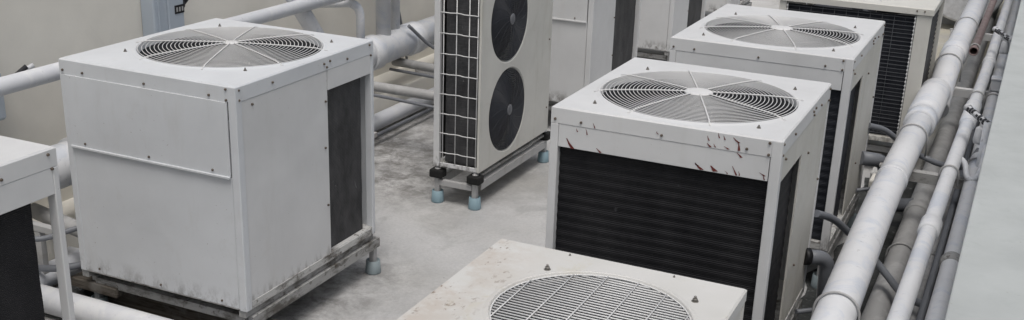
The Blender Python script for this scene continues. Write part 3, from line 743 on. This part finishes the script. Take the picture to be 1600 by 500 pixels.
# ---------------------------------------------------------------- pipe run on the right
PG = 'pipes running along the parapet'
pipe('pipe', [(-.385, -1.0, .60), (-.510, 5.8, .60), (-.487, 8.25, .60)], .081, 'pipe_white', 'thickest white pipe of the parapet run, capped at its far end', group=PG, clamps=(4.25, 6.95), couplings=((6.05, .05, .004), (7.28, .16, .016), (7.50, .78, .022)), n=32, rad=.6)
pipe('pipe', [(-.47, 8.30, .46), (-.47, 8.75, .64), (-.46, 13.6, .64)], .088, 'pipe_white', 'thick white pipe continuing beyond the capped one towards the tank', group=PG, clamps=(8.95, 10.6), couplings=((9.3, .3, .012),), n=32, rad=.3)
pipe('pipe', [(-.282, -1.0, .60), (-.245, 5.5, .60), (-.205, 9.2, .60), (-.19, 15, .60)], .041, 'pipe_white', 'middle white pipe of the parapet run, with couplings', group=PG, clamps=(4.12, 6.35, 8.2), couplings=((5.35, .16, .010), (7.45, .55, .010), (9.4, .1, .008)), rad=.5)
pipe('pipe', [(-.148, -1.0, .50), (-.115, 5.6, .50), (-.115, 8.0, .50), (-.13, 15, .50)], .045, 'pipe_white', 'bluish pipe closest to the parapet with a dark wrapped joint', group=PG, clamps=(6.9, 8.6), rad=.5)
m = MB().tube([(-.118, 5.22, .50), (-.118, 5.25, .50), (-.118, 5.29, .50), (-.118, 5.31, .50)], [.048, .053, .053, .048], 24)
tag(m.build('wrapped_joint', M['rail_rust'], None, (-.118, 5.26, .5)), 'dark tape wrapped round the bluish pipe', 'tape')
pipe('pipe', [(-.435, 2, .13), (-.40, 7.0, .13), (-.39, 15, .13)], .068, 'pipe_grey', 'wide grey pipe low in the gutter under the thick white one', group=PG, clamps=(6.2,), couplings=((6.9, .12, .01),))
pipe('pipe', [(-.262, 2, .16), (-.235, 7.6, .16), (-.22, 15, .16)], .050, 'pipe_grey', 'narrower grey pipe low in the gutter under the middle white one', group=PG, clamps=(6.1, 7.8))
pipe('pipe', [(-.20, 2, .32), (-.19, 15, .32)], .018, 'pipe_dark', 'thin dark conduit between the low pipes', group=PG, n=12)
def open_pipe():
    o = thing('pipe', (-.318, 9.05, .75), 'red brown pipe with open dark end above the white pipes', 'pipe', PG)
    m = MB(); n = 20; rings = []
    for (y, r) in ((15, .030), (9.12, .030), (9.118, .034), (9.05, .034), (9.05, .027), (9.4, .027)):
        rings.append([m.bm.verts.new((-.318 + (.02 if y > 10 else 0) + r * math.cos(2 * PI * j / n), y, .75 + r * math.sin(2 * PI * j / n))) for j in range(n)])
    for A, B in zip(rings, rings[1:]):
        for j in range(n):
            f = m.bm.faces.new((A[j], A[(j + 1) % n], B[(j + 1) % n], B[j])); f.smooth = True
    m.build('pipe_wall', M['pipe_brown'], o)
    MB().lathe((-.318, 9.3, .75), [(.0265, 0), (.0265, .01)], 16, 'y').build('dark_bore', M['black'], o)
    MB().ring((-.318, 9.16, .75), .036, .006, 'y', 28, 6).build('end_band', M['pipe_grey'], o)
open_pipe()
def support(y, z, label, x0=-.62, x1=-.07, mat='strut'):
    t = thing('pipe_support', ((x0 + x1) / 2, y, 0), label, 'bracket', 'pipe supports in the gutter')
    m = MB(); m.box(x0, x1, y - .03, y + .03, z - .006, z, .001); m.box(x0, x1, y - .03, y - .024, z - .06, z - .007, .001)
    m.build('crossbar', M[mat], t)
    for x in (x0 + .05, x1 - .03):
        MB().box(x - .02, x + .02, y - .018, y + .02, 0, z - .061, .003).build('upright', M[mat], t)
    MB().box(x0 - .01, x0 + .09, y - .022, y + .02, z - .004, z + .012, .003).build('end_plate', M['rail_dirty'], t)
support(4.02, .50, 'pipe support with a bolted pale end plate at the bottom picture edge', x0=-.72)
support(6.62, .505, 'weathered pipe support beside the two cream sided condensers', mat='rail_rust')
support(8.88, .50, 'white pipe support beside the barred coil condenser', mat='paint_m' if 'paint_m' in M else 'paint')
support(11.2, .50, 'farthest pipe support in the gutter near the tank', mat='paint')
MB_b = MB().lathe((-.66, 4.0, .512), [(.014, 0), (.014, .010), (.006, .011), (.006, .035)], 8)
tag(MB_b.build('anchor_bolt', M['bolt'], None, (-.66, 4.0, .512)), 'bolt standing on the pale support plate at the bottom edge', 'bolt')

# hoses and drain elbows
pipe('hose', smooth_curve([(-.757, 5.27, .63), (-.70, 5.50, .53), (-.62, 5.62, .42), (-.49, 5.60, .32), (-.40, 5.50, .28), (-.30, 5.32, .275), (-.16, 5.20, .29)]), .019, 'pipe_dark', 'grey hose arching from the scraped condenser under the thick pipe', 'hose', n=14)
pipe('hose', smooth_curve([(-.752, 6.88, .66), (-.66, 7.00, .61), (-.54, 7.10, .50), (-.42, 7.16, .43), (-.30, 7.10, .42), (-.18, 7.02, .46), (-.12, 7.1, .55)]), .018, 'pipe_dark', 'grey hose from the second cream condenser passing below the pipes', 'hose', n=14)
o = pipe('drain_elbow', [(-.757, 5.12, .46), (-.665, 5.20, .44), (-.655, 5.24, .0)], .036, 'pipe_dark', 'dark grey drain elbow low on the scraped condenser', 'pipe', rad=.06)
MB().tube([(-.77, 5.11, .462), (-.745, 5.13, .458)], .042, 20).build('collar', M['black'], o)
o = pipe('drain_elbow', [(-.757, 6.72, .50), (-.62, 6.86, .46), (-.61, 6.92, .16), (-.40, 7.1, .14)], .042, 'pipe_dark', 'dark grey drain elbow on the second cream condenser', 'pipe', rad=.08)
pipe('pipe', [(-.75, 5.0, .22), (-.60, 5.18, .20)], .012, 'pipe_dark', 'small dark tube below the first drain elbow', n=10)
pipe('pipe', [(-.75, 6.7, .30), (-.55, 6.98, .28)], .011, 'pipe_dark', 'small dark tube below the second drain elbow', n=10)
pipe('vent_pipe', smooth_curve([(-.21, 6.7, .60), (-.17, 6.62, .585), (-.145, 6.5, .55), (-.105, 6.5, .545), (-.085, 6.62, .58), (-.08, 6.80, .70), (-.085, 6.9, .78)]), .017, 'pipe_white', 'white hooked pipe bend resting across the bluish pipe', 'pipe', n=14)

# taped valve levers at the parapet
def valve(x, y, z, label, s=1.):
    t = thing('valve', (x, y, z), label, 'valve', 'taped valve levers')
    MB().lathe((x + .03 * s, y - .06 * s, z - .14 * s), [(.032 * s, 0), (.036 * s, .02 * s), (.030 * s, .09 * s), (.018 * s, .10 * s)], 18).build('body', M['white_plain'], t)
    a, b = Vector((x - .065 * s, y + .10 * s, z + .02 * s)), Vector((x + .075 * s, y - .10 * s, z - .02 * s))
    MB().tube([a, a.lerp(b, .05), a.lerp(b, .95), b], [.014 * s, .019 * s, .019 * s, .014 * s], 14).build('lever', M['white_plain'], t)
    m = MB(); d = (b - a); u = d.normalized().orthogonal().normalized(); v = d.normalized().cross(u)
    for i in range(9):
        for j in range(8):
            if random.random() < .55:
                t0, t1 = .06 + .098 * i, .06 + .098 * i + .085; r = .0205 * s
                pts = []
                for (tt, ja) in ((t0, j), (t1, j), (t1, j + .95), (t0, j + .95)):
                    aa = 2 * PI * ja / 8; pts.append(a + d * tt + (u * math.cos(aa) + v * math.sin(aa)) * r)
                m.face(pts)
    m.build('tape_patch', M['tape'], t)
    MB().tube([a + Vector((-.012, .012, .004)), a + Vector((.004, -.002, 0))], .022 * s, 14).build('lever_end', M['white_plain'], t)
valve(-.155, 6.90, .80, 'white valve with black patterned lever, nearer of the two at the parapet')
valve(-.145, 9.58, .80, 'white valve with black patterned lever, farther one up the parapet', .95)
pipe('pipe', [(-.095, 6.78, .80), (-.095, 6.75, .30)], .022, 'pipe_white', 'short white upright pipe below the nearer patterned lever')
pipe('conduit', smooth_curve([(-.09, 7.0, .66), (-.075, 6.7, .60), (-.07, 6.55, .50), (-.075, 6.3, .52), (-.08, 5.9, .3)]), .008, 'strut', 'thin grey cable strap hanging against the parapet side', 'cable', n=8)
for i, (y, lab) in enumerate(((8.75, 'nearer white square junction box on the bluish pipe'), (10.4, 'farther white square junction box on the bluish pipe'))):
    t = thing('junction_box', (-.105, y, .56), lab, 'junction box', 'junction boxes by the parapet')
    MB().box(-.15, -.065, y - .05, y + .05, .548, .628, .008).build('case', M['pipe_white'], t)
    MB().box(-.155, -.060, y - .055, y + .055, .628, .642, .004).build('cover', M['pipe_white'], t)
pipe('conduit', [(-.085, 4, .36), (-.085, 15, .36)], .014, 'pipe_blue', 'thin pale conduit against the foot of the parapet', 'pipe', n=10)
pipe('conduit', [(-.33, 10, .55), (-.34, 15, .55)], .02, 'pipe_grey', 'small grey conduit far back beside the red brown pipe', 'pipe', n=10)
# rags and a scrap in the gutter
def scrap(x, y, z, s, mat, label, cat='scrap'):
    m = MB(); bmesh.ops.create_icosphere(m.bm, subdivisions=3, radius=s)
    for v in m.bm.verts:
        q = v.co.normalized(); k = 1 + .35 * math.sin(q.x * 7 + x * 9) * math.cos(q.y * 6) + random.uniform(-.08, .08)
        v.co = Vector((v.co.x * k, v.co.y * k * 1.3, v.co.z * .55 * k))
    for f in m.bm.faces: f.smooth = True
    bmesh.ops.translate(m.bm, verts=m.bm.verts, vec=(x, y, z))
    tag(m.build('rag', M[mat], None, (x, y, z)), label, cat)
scrap(-.555, 5.02, .05, .055, 'white_plain', 'crumpled white scrap in the gutter below the thick pipe')
scrap(-.20, 5.35, .08, .04, 'white_plain', 'small pale rag in the gutter below the bluish pipe')
# brick / block under the barred condenser
t = MB().box(-.77, -.60, 7.55, 7.75, .0, .16, .01)
tag(t.build('concrete_block', M['rail_dirty'], None, (-.68, 7.6, 0)), 'worn concrete block in front of the barred coil condenser', 'block')
t = MB().box(-.74, -.62, 7.25, 7.42, .0, .20, .01)
tag(t.build('concrete_block', M['wall'], None, (-.68, 7.3, 0)), 'pale stained block beside the thick pipe and drain elbow', 'block')

# round duct end far back
def duct():
    c = (-.68, 13.9, .53)
    t = thing('round_duct', (c[0], 14.6, 0), 'big white round duct end far back at the top of the pipe run', 'duct')
    MB().lathe(c, [(.40, 0), (.425, .004), (.43, .03), (.43, 2.2)], 56, 'y').build('casing', M['white_plain'], t)
    MB().lathe((c[0], c[1] - .001, c[2]), [(.06, -.02), (.07, .0)], 24, 'y').build('cap', M['white_plain'], t)
    for y in (14.3, 15.7):
        MB().box(c[0] - .3, c[0] + .3, y - .04, y + .04, 0, .16, .004).build('cradle', M['strut'], t)
duct()
# far equipment behind the second cream condenser
def far_box():
    x0, x1, y0, y1 = -2.15, -1.35, 12.0, 12.7
    t = thing('condenser_unit', ((x0 + x1) / 2, 12.35, 0), 'dark based unit far back, only its feet in the picture', 'air conditioner')
    MB().box(x0, x1, y0, y1, .25, 1.1, .01).build('cabinet', M['paint'], t)
    MB().box(x0 + .05, x1 - .3, y0 - .012, y0 - .002, .30, 1.0).build('condenser_coil', M['coil_navy'], t)
    for x in (x0 + .05, x1 - .05):
        for y in (y0 + .06, y1 - .06): foot(t, x, y, .25, .05, .1)
far_box()
pipe('pipe', [(-2.9, 11.6, .07), (-1.2, 11.6, .07)], .05, 'pipe_white', 'white pipe on the floor far back before the dark based unit')

# ---------------------------------------------------------------- setting
def sheet(name, x0, x1, y0, y1, z, mat, kind='structure'):
    m = MB(); m.face([(x0, y0, z), (x1, y0, z), (x1, y1, z), (x0, y1, z)])
    return tag(m.build(name, M[mat], None, (0, 0, z)), kind=kind)
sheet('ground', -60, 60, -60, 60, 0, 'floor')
# dark sheet painting the shade on the floor under the pipes, uneven edge
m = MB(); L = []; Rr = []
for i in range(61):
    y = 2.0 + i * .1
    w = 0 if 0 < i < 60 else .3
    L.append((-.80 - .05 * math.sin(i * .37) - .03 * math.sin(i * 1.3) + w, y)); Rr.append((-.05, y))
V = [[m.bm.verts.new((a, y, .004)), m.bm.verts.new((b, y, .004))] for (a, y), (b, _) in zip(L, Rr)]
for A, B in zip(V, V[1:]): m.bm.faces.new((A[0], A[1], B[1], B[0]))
tag(m.build('floor_shade_strip', M['shaded_floor'], None, (-.4, 4, 0)), kind='structure')
tag(MB().box(-5.0, -4.70, -4, 24, 0, 3.2).build('plaster_wall', M['wall'], None, (-4.85, 8, 0)), 'long beige grey plastered wall behind the left condensers', 'wall')
tag(MB().box(-.064, .95, -6, 24, 0, 1.10, .006).build('parapet', M['parapet'], None, (.45, 8, 0)), 'broad pale green grey parapet along the right side', 'wall')
tag(MB().box(-4.70, -.058, 20, 20.25, 0, 3.0).build('plaster_wall', M['wall'], None, (-2.4, 20, 0)), 'plastered wall closing the roof far behind the condensers', 'wall')

# ---------------------------------------------------------------- camera
yaw, pitch, roll = .423046, .357472, .0345778
f = Vector((-math.sin(yaw) * math.cos(pitch), math.cos(yaw) * math.cos(pitch), -math.sin(pitch)))
rt = Vector((math.cos(yaw), math.sin(yaw), 0)); up = rt.cross(f)
r2 = rt * math.cos(roll) + up * math.sin(roll); u2 = up * math.cos(roll) - rt * math.sin(roll)
cd = bpy.data.cameras.new('camera'); cam = bpy.data.objects.new('camera', cd); col.objects.link(cam)
mw = Matrix((r2, u2, -f)).transposed().to_4x4(); mw.translation = (0, 0, 2.544)
cam.matrix_world = mw
cd.sensor_width = 36; cd.lens = 36 * 1763.94 / 1600; cd.shift_y = 66.04 / 1600; cd.clip_end = 500; cd.clip_start = .05
sc.camera = cam

# ---------------------------------------------------------------- light
w = bpy.data.worlds.new('World'); sc.world = w; w.use_nodes = True; nt = w.node_tree
bg = nt.nodes['Background']; sky = nt.nodes.new('ShaderNodeTexSky'); sky.sky_type = 'NISHITA'; sky.sun_disc = False
sd = Vector((.17, -.30, .92)).normalized()
sky.sun_elevation = math.asin(sd.z); sky.sun_rotation = math.atan2(sd.x, sd.y)
sky.air_density = 1.6; sky.dust_density = 6.0; sky.ozone_density = 1.0
hs = nt.nodes.new('ShaderNodeHueSaturation'); hs.inputs['Saturation'].default_value = .6
nt.links.new(sky.outputs[0], hs.inputs['Color']); nt.links.new(hs.outputs[0], bg.inputs['Color'])
bg.inputs['Strength'].default_value = .09
ld = bpy.data.lights.new('sun', 'SUN'); ld.energy = 1.1; ld.angle = math.radians(24); ld.color = (1, .99, .975)
lo = bpy.data.objects.new('sun', ld); col.objects.link(lo); lo.rotation_euler = sd.to_track_quat('Z', 'Y').to_euler(); lo.location = (3, 3, 8)
sc.view_settings.view_transform = 'Standard'; sc.view_settings.look = 'None'; sc.view_settings.gamma = 1
sc.view_settings.exposure = 0.22
sc.render.engine = 'CYCLES'
